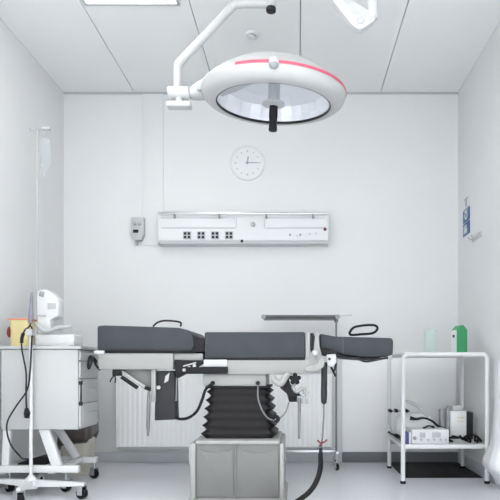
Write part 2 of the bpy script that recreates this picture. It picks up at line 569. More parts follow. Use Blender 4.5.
# wall regulator left of unit
RY = YB - .06
t = thing('wall_regulator', 'small pale grey wall regulator with dark gauges left of the supply unit', 'regulator', (at(137, 0, RY).x, YB, at(0, 245, RY).z))
m = MB().pprism([(131, 217), (143.5, 217), (143.5, 234), (141, 240), (133.5, 240), (131, 234)], RY, .06, .005)
obj('regulator_body', m, 'pale', t)
for x in (134.6, 139.4):
    p = at(x, 224, RY)
    g = obj('gauge', MB().cyl((p.x, RY - .01, p.z), (p.x, RY + .01, p.z), .013, n=20), 'grey', t)
    obj('gauge_face', MB().cyl((p.x, RY - .012, p.z), (p.x, RY - .008, p.z), .006, n=16), 'plastic', g)
p = at(135.4, 231, RY)
obj('display', MB().pbox(132.8, 229.4, 138.2, 232.6, RY - .006, .02, .003), 'black', t)
p = at(136.8, 240, RY + .03)
obj('nozzle', MB().cyl((p.x, p.y, p.z), (p.x, p.y, p.z - .045), .016, .007, n=16), 'grey', t)

# radiator
GY = YB - .11
t = thing('radiator', 'long white ribbed radiator on the back wall behind the operating table', 'radiator', (at(224, 0, GY).x, YB, 0))
xa, xb = at(117, 0, GY).x, at(331, 0, GY).x
za, zb = at(0, 448, GY).z, .735
m = MB()
n = 44
loopA = []
for k in range(n):
    x0 = xa + (xb - xa) * k / n
    x1 = xa + (xb - xa) * (k + 1) / n
    w = x1 - x0
    loopA += [(x0, GY + .002), (x0 + w * .12, GY), (x0 + w * .78, GY), (x0 + w * .9, GY + .002)]
loopA += [(xb, GY + .006), (xb, GY + .018), (xa, GY + .018)]
m.loft([[(x, y, z) for x, y in loopA] for z in (za + .01, zb - .01)])
obj('front_panel', m, 'radi', t)
m = MB().box((xa, GY + .05, za + .01), (xb, GY + .06, zb - .01), .004)
obj('rear_panel', m, 'radi', t)
obj('top_grille', MB().box((xa - .004, GY - .002, zb - .014), (xb + .004, GY + .07, zb), .004), 'radi', t)
obj('side_cover', MB().box((xa - .008, GY - .002, za), (xa, GY + .07, zb), .003), 'radi', t)
obj('side_cover', MB().box((xb, GY - .002, za), (xb + .008, GY + .07, zb), .003), 'radi', t)
obj('bottom_rail', MB().box((xa, GY - .001, za - .012), (xb, GY + .07, za + .008), .003), 'pale', t)
for x in (xa + .25, xb - .25):
    obj('wall_bracket', MB().box((x - .02, GY + .06, .2), (x + .02, YB, .62), .003), 'pale', t)
m = MB().tube([(-.50, GY + .04, za + .0), (-.50, GY + .04, .05), (-.50, GY + .04, 0.0)], .009, smooth=4)
obj('supply_pipe', m, 'radi', t)
obj('valve', MB().cyl((-.50, GY + .04, za - .035), (-.50, GY + .04, za - .01), .017, n=18, bev=.003), 'pale', t)

# ------------------------------------------------------------ side wall fittings
def wall_sign(y0, y1, z0, z1, label, kind):
    nm = 'wall_notice' if kind == 'note' else 'mandatory_sign'
    t = thing(nm, label, 'sign', (XR, (y0 + y1) / 2, z0), None if kind == 'note' else 'blue signs on the right wall')
    obj('sign_board', MB().box((XR - .006, y0, z0), (XR, y1, z1), .001, 1), 'paper' if kind == 'note' else 'blue', t)
    cyy, cz = (y0 + y1) / 2, (z0 + z1) / 2
    m = MB()
    if kind == 'note':
        m.box((XR - .0075, cyy - .02, z0 + .008), (XR - .005, cyy + .012, z1 - .02), .0005, 1)
        m.box((XR - .0075, cyy - .045, z1 - .018), (XR - .005, cyy + .045, z1 - .008), .0005, 1)
        obj('print', m, 'grey', t)
        return
    rot = Matrix.Translation((XR - .006, cyy, cz)) @ Matrix.Rotation(-PI / 2, 4, 'Y')
    if kind == 'ring':
        m.lathe([(.020, .0), (.020, .002), (.034, .002), (.034, .0)], n=32, mtx=rot)
        m.box((XR - .008, cyy - .05, z1 - .016), (XR - .005, cyy + .05, z1 - .010), .0005, 1)
    else:
        m.lathe([(0, .002), (.012, .002), (.012, .0)], Vector((.022, .0, 0)), n=24, mtx=rot)
        m.box((XR - .008, cyy - .022, cz - .034), (XR - .005, cyy + .022, cz + .006), .004, 1)
        m.box((XR - .008, cyy + .035, cz - .034), (XR - .005, cyy + .055, cz + .03), .002, 1)
    obj('pictogram', m, 'paper', t)


wall_sign(4.275, 4.42, 2.052, 2.135, 'small white notice with grey print above the blue signs', 'note')
wall_sign(4.265, 4.43, 1.942, 2.042, 'upper blue sign with white ring symbol on the right wall', 'ring')
wall_sign(4.265, 4.43, 1.835, 1.935, 'lower blue sign with white figure symbol on the right wall', 'figure')
t = thing('wall_hook', 'small pale hook bracket on the right wall beside the blue signs', 'hook', (XR, 4.08, 1.75))
obj('back_plate', MB().box((XR - .012, 4.0, 1.745), (XR, 4.19, 1.78), .004), 'plastic', t)
obj('hook', MB().tube([(XR - .01, 4.08, 1.762), (XR - .04, 4.08, 1.755), (XR - .05, 4.08, 1.77)], .006, smooth=4), 'pale', t)
obj('hook', MB().tube([(XR - .01, 4.14, 1.762), (XR - .04, 4.14, 1.755), (XR - .05, 4.14, 1.77)], .006, smooth=4), 'pale', t)

# ------------------------------------------------------------ castor helper
def castor(parent, x, y, r=.034, top=.11, ang=0.0, w=.026, fork='steel'):
    rot = Matrix.Translation((x, y, 0)) @ Matrix.Rotation(ang, 4, 'Z')
    m = MB()
    for s in (-1, 1):
        m.box((s * (w / 2 + .006) - .002, -.018, r - .008), (s * (w / 2 + .006) + .002, .018, r * 2 + .012), .001)
    m.box((-(w / 2 + .008), -.02, r * 2 + .008), ((w / 2 + .008), .02, r * 2 + .014), .002)
    m.cyl((0, 0, r * 2 + .012), (0, 0, top), .009, n=14)
    c_ = obj('castor', m.xform(rot), fork, parent)
    wh = MB().cyl((-w / 2, 0, r), (w / 2, 0, r), r, n=28, bev=.006).xform(rot)
    obj('wheel', wh, 'black', c_)
    hb = MB().cyl((-w / 2 - .003, 0, r), (w / 2 + .003, 0, r), r * .4, n=18, bev=.002).xform(rot)
    return c_


# ------------------------------------------------------------ instrument trolley on the left
TY = F / 161
t = thing('drawer_trolley', 'white drawer trolley with slanted legs at the left wall', 'trolley', (-1.6, 3.58, 0))
ZT = .925
x0, x1 = -1.838, at(78, 0, TY).x
yb = TY + .33
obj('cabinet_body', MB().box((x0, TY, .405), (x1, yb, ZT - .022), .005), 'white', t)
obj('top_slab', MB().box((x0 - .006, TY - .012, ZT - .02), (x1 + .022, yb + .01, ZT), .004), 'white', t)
zs = [.895, .83, .72, .565, .415]
yy0, yy1 = TY + .012, yb - .012
for i in range(4):
    d_ = obj('drawer', MB().box((x1 - .004, yy0, zs[i + 1] + .005), (x1 + .012, yy1, zs[i] - .004), .003), 'white', t)
    zc = (zs[i] + zs[i + 1]) / 2 + .01
    obj('drawer_handle', MB().box((x1 + .010, yy0 + .11, zc - .006), (x1 + .024, yy1 - .06, zc + .006), .003), 'pale', d_)
m = MB().cyl((x1 + .014, TY + .012, .56), (x1 + .014, TY + .012, .70), .005, n=14)
for z in (.565, .695):
    m.box((x1 + .002, TY + .004, z - .012), (x1 + .022, TY + .022, z + .012), .002)
obj('lock_bar', m, 'dgrey', t)
# slanted legs + base frame
fz = .158
for y, xs in ((TY + .02, ((43, 57),)), (TY + .44, ((52, 76),))):
    for a_, b_ in xs:
        top = at(a_, 430, y)
        bot = at(b_, 466, y)
        top.z, bot.z = .41, fz
        d = (bot - top)
        nrm = Vector((d.z, 0, -d.x)).normalized() * (-.03 if y < TY + .2 else -.024)
        m = MB().prism([((top - nrm).x, (top - nrm).z), ((top + nrm).x, (top + nrm).z), ((bot + nrm).x, (bot + nrm).z), ((bot - nrm).x, (bot - nrm).z)], y, y + .035, .004)
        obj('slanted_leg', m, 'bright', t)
# rear leg reaches forward to the cabinet with a bracket
obj('rear_bracket', MB().box((at(45, 0, TY + .44).x, yb - .02, .405), (at(60, 0, TY + .44).x, TY + .475, .425), .003), 'white', t)
obj('slanted_leg', MB().prism([(x0 + .045, .41), (x0, .41), (x0 - .01, fz), (x0 + .035, fz)], TY + .02, TY + .055, .004), 'bright', t)
fr = MB()
xr_f = at(78, 0, TY).x
xr_r = at(97, 0, TY + .5).x
fr.box((x0 - .03, TY, fz - .022), (xr_f, TY + .04, fz + .022), .005)
fr.box((x0 - .03, TY + .48, .112), (xr_r, TY + .52, .155), .005)
fr.box((xr_f - .20, TY + .03, fz - .035), (xr_f - .16, TY + .50, fz - .005), .004)
fr.box((x0 - .03, TY + .03, fz - .035), (x0 + .01, TY + .50, fz - .005), .004)
obj('base_frame', fr, 'bright', t)
obj('lower_shelf', MB().box((x0 - .01, TY + .03, fz - .004), (xr_f - .2, TY + .40, fz + .004), .002), 'white', t)
castor(t, at(66, 0, 3.50).x, 3.50, .034, fz - .02, 1.25, .034)
castor(t, x0 + .01, 3.50, .034, fz - .02, 1.0, .034)
castor(t, xr_r - .02, TY + .50, .033, .115, 1.2, .03)
castor(t, x0 - .01, TY + .50, .032, .115, .3)
# cross pieces over the inner castors
# foot pedal on the lower shelf
pz = fz + .004
m = MB().prism([(-1.80, pz), (-1.62, pz), (-1.62, pz + .05), (-1.66, pz + .055), (-1.80, pz + .012)], TY + .12, TY + .24, .004)
tag(obj('foot_pedal', m, 'black'), 'black wedge foot pedal on the lower frame of the drawer trolley', 'pedal')

# mobile stand with star base in front of the trolley
SY = TY - .040
sx = at(31, 0, SY).x
t = thing('probe_stand', 'slim white rolling stand with star base in front of the trolley', 'stand', (sx, SY, 0))
obj('pole', MB().cyl((sx, SY, .07), (sx, SY, 1.02), .0105, n=18), 'bright', t)
obj('hub', MB().lathe([(0, .05), (.04, .05), (.045, .085), (.03, .11), (.014, .13), (0, .13)], (sx, SY, 0), 28), 'bright', t)
for fx, fy, an in ((at(82, 0, 3.31).x, 3.31, 1.25), (at(19, 0, 3.17).x, 3.17, 1.0), (-1.885, 3.42, .6), (-1.70, 3.64, 0.2)):
    d = Vector((fx - sx, fy - SY, 0)).normalized()
    sd = Vector((-d.y, d.x, 0))
    b = Vector((fx, fy, 0))
    a = Vector((sx, SY, 0)) + d * .03
    loops = []
    for p_, w_, za_, zb_ in ((a, .020, .062, .102), (b, .013, .078, .100), (b + d * .015, .010, .082, .098)):
        loops.append([p_ + sd * w_ + Vector((0, 0, za_)), p_ - sd * w_ + Vector((0, 0, za_)), p_ - sd * w_ + Vector((0, 0, zb_)), p_ + sd * w_ + Vector((0, 0, zb_))])
    l_ = obj('base_leg', MB().loft(loops), 'bright', t)
    castor(t, fx, fy, .034, .088, an, .034)
obj('probe_holder', MB().box((sx - .018, SY - .03, .985), (sx + .018, SY + .012, 1.025), .004), 'pale', t)

# probe with cable, hanging in the holder
PY = SY - .02
t = thing('ultrasound_probe', 'slim plum grey probe with looping black cable hanging over the trolley front', 'probe', at(31, 320, PY))
a, b = at(31.8, 292, PY), at(30.6, 323, PY)
obj('probe_body', MB().tube([a, a.lerp(b, .3), a.lerp(b, .55), a.lerp(b, .75), b], .01, n=14, smooth=4, radii=[.006, .010, .011, .016, .013]), 'purple', t)
obj('cable', MB().tube([b, at(29, 327, PY), at(25, 330, PY), at(22, 338, PY), at(22, 350, PY), at(26, 372, PY), at(26, 392, PY), at(26.5, 410, PY)], .0052, n=8, smooth=6), 'dgrey', t)
obj('strain_relief', MB().tube([at(23.4, 333, PY - .004), at(22, 338, PY - .004), at(21.6, 343, PY - .004)], .010, n=12, smooth=4), 'black', t)
obj('plug', MB().tube([at(26.5, 408, PY), at(27, 413, PY), at(26.6, 418, PY)], .014, n=14, smooth=4, radii=[.009, .019, .013]), 'black', t)
t = tag(obj('pedal_cable', MB().tube([at(30, 326, PY + .006), at(32, 329, PY + .006), at(31.5, 345, PY + .006), at(30, 372, PY + .006), at(27, 390, PY + .006), at(17, 405, PY), at(8, 420, PY), at(7, 432, PY), at(11, 445, PY), at(19, 455, PY + .02), at(25, 459, TY + .10), (-1.63, TY + .17, pz + .045)], .0052, n=8, smooth=6), 'dgrey'),
        'grey cable sweeping from the stand down to the foot pedal', 'cable')

# sharps container
CY = TY + .09
t = thing('sharps_container', 'pale yellow sharps container with red lid on the drawer trolley', 'sharps container', (at(17, 0, CY).x, CY + .06, ZT))
a, b = at(8, 343, CY), at(28, 320, CY)
m = MB()
loops = []
for z, k in ((ZT, .90), (ZT + .01, .93), (b.z - .01, 1.0), (b.z, 1.0)):
    cx, cyy, hw, hd = (a.x + b.x) / 2, CY + .06, (b.x - a.x) / 2 * k, .06 * k
    lp = []
    for q in range(24):
        an = 2 * PI * q / 24
        ex = math.copysign(abs(math.cos(an)) ** .4, math.cos(an))
        ey = math.copysign(abs(math.sin(an)) ** .4, math.sin(an))
        lp.append((cx + hw * ex, cyy + hd * ey, z))
    loops.append(lp)
obj('tub', m.loft(loops), 'yellow', t)
l_ = obj('lid', MB().box((a.x - .004, CY - .004, b.z), (b.x + .004, CY + .124, b.z + .011), .004), 'lid', t)
obj('lid_flap', MB().box((a.x + .03, CY + .03, b.z + .010), (b.x - .02, CY + .09, b.z + .014), .003), 'yellow', l_)
p = at(7.6, 332, CY + .0)
obj('red_handle', MB().ball((p.x + .004, CY + .012, p.z), .036, (.32, .55, 1.0)), 'dred', t)['label'] = 'dark red side handle'
m = MB().box((a.x - .012, CY - .012, a.z - .032), (b.x + .012, CY - .004, a.z - .018), .003)

# white lab device on the trolley
DY = TY + .12
t = thing('examination_device', 'white examination device with grey buttons standing on the drawer trolley', 'medical device', (at(54, 0, DY).x, DY + .08, ZT))
b0 = at(34, 0, DY).x
obj('device_base', MB().box((at(35, 0, DY).x, DY, ZT), (at(74, 0, DY).x, DY + .16, at(0, 334, DY).z), .012, 3), 'bright', t)
m = MB().pprism([(37, 334), (36.5, 296), (38, 290), (46, 289), (57, 297), (59, 301), (58, 316), (50, 320), (50, 334)], DY + .05, .09, .010)
col = obj('head_column', m, 'bright', t)
p = at(41.8, 294, DY + .05)
obj('square_button', MB().box((-.016, -.006, -.017), (.016, .01, .017), .003, mtx=Matrix.Translation((p.x, p.y, p.z)) @ Matrix.Rotation(.25, 4, 'Y')), 'grey', t)['label'] = 'dark grey square button'
obj('display', MB().pbox(47.5, 303, 55.5, 309, DY + .044, .01, .002), 'pale', t)
obj('logo_strip', MB().pbox(38, 314.5, 46, 316.5, DY + .046, .006, .001), 'pale', t)
m = MB().tube([at(36, 322, DY - .01), at(42, 330, DY - .01), at(50, 331, DY - .01), at(58, 328, DY - .01), at(72, 326, DY - .01)], .013, n=12, smooth=5, radii=[.007, .016, .014, .018, .008])
obj('grip_arm', m, 'pale', t)
m = MB().pbox(37, 343, 73, 344.4, DY - .05, .02, .001)
tag(obj('instrument_tray', MB().box((at(36, 0, DY).x, DY - .09, ZT), (at(75, 0, DY).x, DY - .03, ZT + .008), .003), 'steel'), 'narrow steel tray on the trolley top before the white device', 'tray')

# infusion pole
IY = 3.70
p = at(37.5, 0, IY)
t = thing('infusion_pole', 'thin chrome infusion pole with clear bag rising behind the drawer trolley', 'infusion pole', (p.x, IY, ZT))
ztop = at(0, 130, IY).z
obj('pole', MB().cyl((p.x, IY, ZT), (p.x, IY, ztop), .0034, n=12), 'pale', t)
obj('pole_foot', MB().lathe([(0, 0), (.03, 0), (.03, .012), (.012, .03), (0, .03)], (p.x, IY, ZT), 20), 'pale', t)
m = MB().tube([(p.x - .05, IY, ztop + .012), (p.x - .045, IY, ztop - .005), (p.x, IY, ztop), (p.x + .06, IY, ztop - .005), (p.x + .066, IY, ztop + .012)], .004, n=8, smooth=4)
obj('hook_bar', m, 'steel', t)
obj('hook_clip', MB().pbox(41, 126.5, 50, 129.5, IY - .01, .02, .004), 'pale', t)
m = MB().pprism([(40.5, 138), (48, 138), (49.5, 144), (49.5, 163), (46, 169), (42.5, 169), (39.2, 163), (39.2, 144)], IY - .02, .035, .008)
bg = obj('infusion_bag', m, 'film', t)
m = MB().tube([at(44, 138, IY), at(45, 134, IY), at(45.5, 129, IY)], .004, n=8, smooth=4)
obj('hanger_strap', m, 'plastic', bg)
m = MB().cyl(at(44.3, 169, IY), at(44.3, 177, IY), .008, n=12)
obj('drip_chamber', m, 'film', bg)
m = MB().tube([at(39, 165, IY - .02), at(37, 157, IY - .02), at(38.5, 150, IY - .02), at(41, 156, IY - .02), at(40, 166, IY - .02), at(38.6, 180, IY - .012), at(38.6, 230, IY - .012), at(38.4, 290, IY - .012)], .0018, n=6, smooth=6)
obj('drip_line', m, 'film', t)

# waste bin with bag
BY = 4.03
t = thing('waste_bin', 'cream waste bin lined with dark taupe bag behind the trolley', 'waste bin', (-1.64, 4.12, 0))
xa, xb = -1.745, -1.53
def rrect(cx, cy, hx, hy, z, e=.35, n=40, wob=None):
    lp = []
    for q in range(n):
        an = 2 * PI * q / n
        ex = math.copysign(abs(math.cos(an)) ** e, math.cos(an))
        ey = math.copysign(abs(math.sin(an)) ** e, math.sin(an))
        dz = wob(an) if wob else 0
        lp.append((cx + hx * ex, cy + hy * ey, z + dz))
    return lp
cx, hx = (xa + xb) / 2, (xb - xa) / 2
obj('bin_body', MB().loft([rrect(cx, 4.12, hx * .90, .080, 0.0), rrect(cx, 4.12, hx * .91, .082, .01), rrect(cx, 4.12, hx, .09, .36)]), 'bin', t)
wb = lambda an: .012 * math.sin(3 * an + 1) + .008 * math.sin(7 * an) + .035 * math.cos(an)
wt = lambda an: .010 * math.sin(5 * an) + .012 * math.sin(2 * an + .5) + .045 * max(0, math.cos(an)) ** 3
obj('bin_bag', MB().loft([rrect(cx, 4.12, hx + .012, .096, .235, wob=wb), rrect(cx, 4.12, hx + .022, .106, .27, wob=wb), rrect(cx, 4.12, hx + .018, .104, .33, wob=wb),
                          rrect(cx, 4.12, hx + .020, .106, .372, wob=wt), rrect(cx, 4.12, hx + .006, .094, .390, wob=wt), rrect(cx, 4.12, hx - .03, .07, .37, wob=wt), rrect(cx, 4.12, hx * .5, .04, .33)]), 'bag', t, angle=70)

# ------------------------------------------------------------ operating table
OY = 3.20
t = thing('operating_table', 'grey padded operating table on a greige base in the room centre', 'operating table', (at(237, 0, OY).x, 3.42, 0))
D = .48
# base
WY = 3.17
zt = at(0, 441, WY).z
xa, xb = at(192.5, 0, WY).x, at(281.5, 0, WY).x
m = MB()
m.box((xa, WY + .012, .03), (xb, WY + .46, zt), .018, 3)
bc = obj('base_cover', m, 'cover', t)
m = MB()
for a_, b_ in ((196.5, 233.5), (237.5, 279)):
    u, v = at(a_, 0, WY).x, at(b_, 0, WY).x
    pts = [(u, .05), (v, .05), (v, zt - .035)]
    for q in range(9):
        f_ = q / 8
        pts.append((v + (u - v) * f_, zt - .035 - .035 * math.sin(PI * f_) ** .7))
    m.prism(pts, WY + .0075, WY + .016, .004)
obj('front_panel', m, 'cover', bc)
obj('side_trim', MB().box((at(190, 0, WY).x, WY - .004, .03), (at(195.5, 0, WY).x, WY + .46, zt - .012), .008), 'trim', t)
obj('side_trim', MB().box((at(279.5, 0, WY).x, WY - .004, .03), (at(284, 0, WY).x, WY + .46, zt - .012), .008), 'trim', t)
obj('centre_seam', MB().box((at(234.6, 0, WY).x, WY + .007, .03), (at(236.2, 0, WY).x, WY + .03, zt - .02), .003), 'cover', bc)
obj('top_lip', MB().box((at(195, 0, WY).x, WY - .002, zt - .022), (at(280, 0, WY).x, WY + .46, zt + .004), .010), 'trim', t)
obj('latch_block', MB().box((at(187, 0, WY).x, WY + .05, at(0, 466, WY).z), (at(192, 0, WY).x, WY + .12, at(0, 447, WY).z), .006), 'pale', t)
obj('foot_plate', MB().box((xa - .03, WY + .03, .0), (xb + .03, WY + .48, .035), .010), 'trim', t)
# bellows
m = MB()
zz0, zz1 = zt + .004, at(0, 388, OY).z
loops = []
NP = 6
cyb = 3.42
for k in range(NP * 4 + 1):
    f_ = k / (NP * 4)
    ph = f_ * NP
    fr_ = ph - math.floor(ph)
    rid = 1 - abs(2 * fr_ - 1) if k < NP * 4 else 0
    rid = max(0, min(1, rid)) ** 1.3
    l_ = (202.5 + (209.5 - 202.5) * f_)
    r_ = (272.5 + (266 - 272.5) * f_)
    u, v = at(l_, 0, OY).x - .030 * rid, at(r_, 0, OY).x + .030 * rid
    hd = .175 + .003 * rid
    loops.append(rrect((u + v) / 2, cyb, (v - u) / 2, hd, zz0 + (zz1 - zz0) * f_, e=.22, n=32))
obj('bellows', m.loft(loops), 'rubber', t, angle=25)
obj('bellows_top', MB().box((at(204, 0, OY).x, 3.23, zz1 - .004), (at(270, 0, OY).x, 3.61, zz1 + .010), .005), 'black', t)
up = obj('support_block', MB().box((at(202, 0, OY).x, 3.235, zz1 + .009), (at(266, 0, OY).x, 3.60, at(0, 373.5, OY).z), .008), 'beige', t)
for x in (213, 258):
    p = at(x, 383, 3.235)
    obj('lock_knob', MB().cyl((p.x, 3.215, p.z), (p.x, 3.24, p.z), .012, n=16, bev=.003), 'black', up)
# middle frame
obj('seat_frame', MB().pbox(226, 359.5, 310, 374.5, OY + .01, D - .02, .006), 'beige', t)
obj('white_rail', MB().pbox(203.5, 359.5, 227, 366.5, OY + .005, D - .01, .004), 'white', t)
obj('side_rail', MB().pbox(186, 367, 227.5, 374, OY - .005, D + .01, .003), 'black', t)
# pads
def pad(pts, Y, depth, name, bev=.009, seams=()):
    m = MB()
    m.pprism(pts, Y, depth, bev)
    o = obj(name, m, 'leather', t, angle=50)
    return o
p1 = pad([(97, 326), (104, 325.2), (178, 327.6), (188, 330), (193, 334), (194, 346), (191, 351), (97, 350)], OY, D, 'leg_pad')
obj('pad_board', MB().pbox(98, 350, 196, 353, OY + .01, D - .02, .003), 'black', p1)
p2 = pad([(204.5, 332), (305, 332), (305.5, 358.5), (204.5, 358.5)], OY, D, 'seat_pad')
obj('pad_board', MB().pbox(205, 357.6, 305, 360.4, OY + .01, D - .02, .003), 'black', p2)
obj('pad_hinge', MB().pbox(191, 338.5, 206, 352, OY + .012, D - .03, .006), 'black', t)
HY = OY + .06
p3 = pad([(320, 333.6), (336, 336.5), (392, 338), (393.5, 341), (393, 354.5), (386, 357), (366, 357.5), (345, 355), (320, 348)], HY, D - .12, 'head_pad')
obj('pad_board', MB().pprism([(321, 349), (345, 356), (366, 358.2), (388, 357.2), (388, 359), (366, 360), (344, 358.5), (321, 352)], HY + .01, D - .14, .002), 'black', p3)
obj('pad_seam', MB().pprism([(342.2, 337), (343.6, 337), (343.6, 354.2), (342.2, 354)], HY - .0015, .004, .0005), 'piping', p3)
# head loop + leg loop straps
lz = lambda x, y, Y: at(x, y, Y)
m = MB().tube([at(350, 334.5, HY + .13), at(353, 328, HY + .11), at(362, 325.6, HY + .10), at(374, 325.2, HY + .10), at(377.5, 328.5, HY + .12), at(373, 333, HY + .13), at(362, 334.2, HY + .13)], .0075, n=10, smooth=6, closed=True)
obj('head_loop', m, 'black', t)
m = MB().tube([at(153, 326.5, OY + .24), at(158, 322.3, OY + .24), at(166, 320.6, OY + .24), at(180, 322.2, OY + .24), at(180.5, 326.5, OY + .24)], .006, n=8, smooth=6)
obj('leg_loop', m, 'black', t)
# leg section frame
obj('leg_frame', MB().pbox(98.5, 353.2, 173, 369.5, OY + .01, D - .02, .006), 'beige', t)
obj('leg_frame_end', MB().pbox(172, 353.2, 203, 360.5, OY + .03, D - .06, .005), 'beige', t)
m = MB().pprism([(121, 369), (155, 369), (155, 391), (148, 391)], OY + .06, .04, .003)
obj('gusset', m, 'cover', t)
obj('gusset', MB().pprism([(121, 369), (155, 369), (155, 391), (148, 391)], OY + D - .1, .04, .003), 'cover', t)
a, b = at(118, 369.5, OY + .03), at(147, 389, OY + .03)
def slat(pa, pb, w, d, mb):
    dd = (pb - pa).normalized()
    nn = Vector((-dd.z, 0, dd.x)) * w / 2
    mb.prism([((pa + nn).x, (pa + nn).z), ((pb + nn).x, (pb + nn).z), ((pb - nn).x, (pb - nn).z), ((pa - nn).x, (pa - nn).z)], pa.y, pa.y + d, .002)
    return mb
obj('gas_strut', slat(a, b, .020, .02, MB()), 'trim', t)
obj('strut_cylinder', slat(at(121, 377, OY + .02), at(137, 388, OY + .02), .020, .022, MB()), 'black', t)
m = MB().pbox(112, 369, 121, 376, OY + .015, .03, .005)
m.tube([at(116, 374, OY + .02), at(112, 378, OY + .02), at(110, 382, OY + .02)], .004, n=8, smooth=3)
m.tube([at(115, 375, OY + .02), at(115.5, 380, OY + .02), at(115, 383, OY + .02)], .004, n=8, smooth=3)
obj('strut_clamp', m, 'black', t)
m = MB().cyl(at(145, 387.5, OY + .02), at(150, 389.5, OY + .02), .010, n=12)
obj('strut_pin', m, 'black', t)
obj('upright', MB().pbox(151, 369, 155.5, 402, OY + .03, .03, .003), 'beige', t)
a, b = at(149, 391, OY + .02), at(148, 436, OY + .02)
obj('release_lever', MB().tube([a, a.lerp(b, .4), a.lerp(b, .8), b], .01, n=14, smooth=3, radii=[.008, .011, .010, .005]), 'dsteel', t)
# dark bracket box
bx = obj('bracket_box', MB().pprism([(156, 371), (174.5, 371), (175, 396), (175.5, 419.5), (154.5, 420.5), (155, 400)], OY + .05, .10, .004), 'dgrey', t)
m = MB().pprism([(164, 383), (165.5, 376), (169.5, 372.5), (168, 381)], OY + .042, .012, .001)
p = at(158.6, 387.5, OY + .045)
m.cyl((p.x, OY + .040, p.z), (p.x, OY + .055, p.z), .011, n=16)
obj('cutout_plate', m, 'white', bx)
obj('guide_rod', MB().cyl(at(177, 372, OY + .06), at(176.2, 401, OY + .06), .006, n=12), 'dsteel', t)
m = MB().pprism([(174.5, 359.5), (203, 361), (203, 363.5), (188, 372.5), (177, 378.5), (175.5, 377)], OY + .012, .05, .003)
bk = obj('knee_bracket', m, 'black', t)
m = MB()
slat(at(183, 366.2, OY + .006), at(196, 362.6, OY + .006), .008, .01, m)
obj('scale_mark', m, 'plastic', bk)
for x, y in ((184, 370.0), (189, 367.8), (194.3, 365.8)):
    p = at(x, y, OY + .006)
    obj('rivet', MB().cyl((p.x, OY + .004, p.z), (p.x, OY + .016, p.z), .010, n=14, bev=.002), 'plastic', bk)
obj('power_hose', MB().tube([at(174, 417.5, OY + .07), at(181, 419, OY + .06), at(189, 417.5, OY + .04), at(197, 411, OY + .03), at(202, 400, OY + .02), at(206, 389, OY + .02), at(213, 383.5, OY + .02)], .0085, n=12, smooth=6), 'black', t)
# end lever on the left
m = MB().tube([at(96.8, 362, OY + .05), at(93, 357.5, OY + .03), at(91, 364, OY + .03), at(88.7, 368.5, OY + .03), at(88, 363, OY + .04), at(90.5, 356.5, OY + .05), at(93.5, 358.5, OY + .05), at(96, 365, OY + .04), at(100, 369.8, OY + .03)], .0075, n=10, smooth=6)
obj('end_lever', m, 'black', t)
m = MB().pbox(94, 350.4, 104, 354, OY - .004, .06, .004)
obj('end_catch', m, 'white', t)
# right end of the seat section: brackets and clamps
obj('seat_end_cap', MB().pbox(305.2, 332.5, 310, 360, OY + .01, D - .02, .006), 'beige', t)
obj('hinge_plate', MB().pprism([(310.5, 333), (313.5, 333), (315, 337), (315, 351), (312, 353.5), (310.5, 350)], OY + .02, .05, .002), 'black', t)
obj('hinge_arm', MB().pprism([(315.2, 333.5), (318.6, 333.5), (319.6, 346), (322, 356), (316, 360), (313.5, 352)], OY + .015, .05, .004), 'beige', t)
m = MB().pprism([(304, 369), (306, 366.5), (317, 364), (320, 358), (325, 360), (324, 367), (317, 371.5), (307, 371.8)], OY - .02, .06, .006)
cl_ = obj('rail_clamp', m, 'trim', t)
obj('clamp_screw', MB().ball(at(315, 353, OY), .020, (1, .8, 1)), 'plastic', cl_)
m = MB().pprism([(320.5, 347), (327, 349), (338, 352), (338, 357), (326, 356), (321, 355)], OY + .03, .08, .003)
obj('head_bracket', m, 'black', t)
m = MB().pprism([(326.5, 354.5), (336, 354), (337, 362), (333, 367), (327.5, 366)], OY + .0, .05, .006)
hb = obj('head_clamp', m, 'white', t)
p = at(329.4, 359, OY)
obj('clamp_bolt', MB().cyl((p.x, OY - .006, p.z), (p.x, OY + .01, p.z), .008, n=12), 'black', hb)
m = MB().tube([at(331, 367, OY + .02), at(334, 373, OY + .02), at(335.5, 376.5, OY + .02)], .006, n=8, smooth=3)
m.tube([at(336, 363, OY + .02), at(334.5, 370, OY + .02), at(332.5, 372.5, OY + .02)], .006, n=8, smooth=3)
obj('clamp_lever', m, 'black', hb)
m = MB().tube([at(337, 355, HY - .01), at(347, 358.4, HY - .01), at(357, 358.8, HY - .01), at(366, 361.5, HY - .01), at(378, 359.5, HY - .01), at(388, 357.6, HY - .01)], .0065, n=8, smooth=5)
obj('head_lever', m, 'dgrey', t)
# control cluster right of the bellows
m = MB()
m.tube([at(272, 374, OY - .02), at(275, 381, OY - .02), at(281, 383, OY - .02), at(286, 376, OY - .02), at(289, 374, OY - .02)], .020, n=14, smooth=4, radii=[.012, .020, .022, .018, .012])
obj('hydraulic_valve', m, 'trim', t)
m = MB().pprism([(283, 377), (288, 374), (290, 384), (296, 390), (302, 397), (300, 402), (289, 402), (287, 394), (280, 388)], OY + .01, .06, .006)
lb = obj('lever_bracket', m, 'black', t)
m = MB()
for q in range(5):
    a_ = q * 2 * PI / 5 + .3
    p = at(295, 379, OY)
    m.ball((p.x + .022 * math.cos(a_), OY, p.z + .022 * math.sin(a_)), .014)
m.cyl((p.x, OY - .012, p.z), (p.x, OY + .03, p.z), .022, n=18)
obj('star_knob', m, 'black', t)
m = MB().tube([at(296, 383, OY + .01), at(293, 387, OY + .01), at(297, 392, OY + .01), at(303, 388, OY + .01), at(305, 394, OY + .01)], .011, n=10, smooth=4)
obj('lever_linkage', m, 'beige', t)
m = MB().pbox(305.5, 392, 308.5, 404, OY + .0, .03, .003)
m.pbox(297, 396, 306, 403, OY - .004, .03, .003)
obj('lever_block', m, 'grey', t)
a, b = at(299.5, 398, OY - .01), at(299, 439, OY - .01)
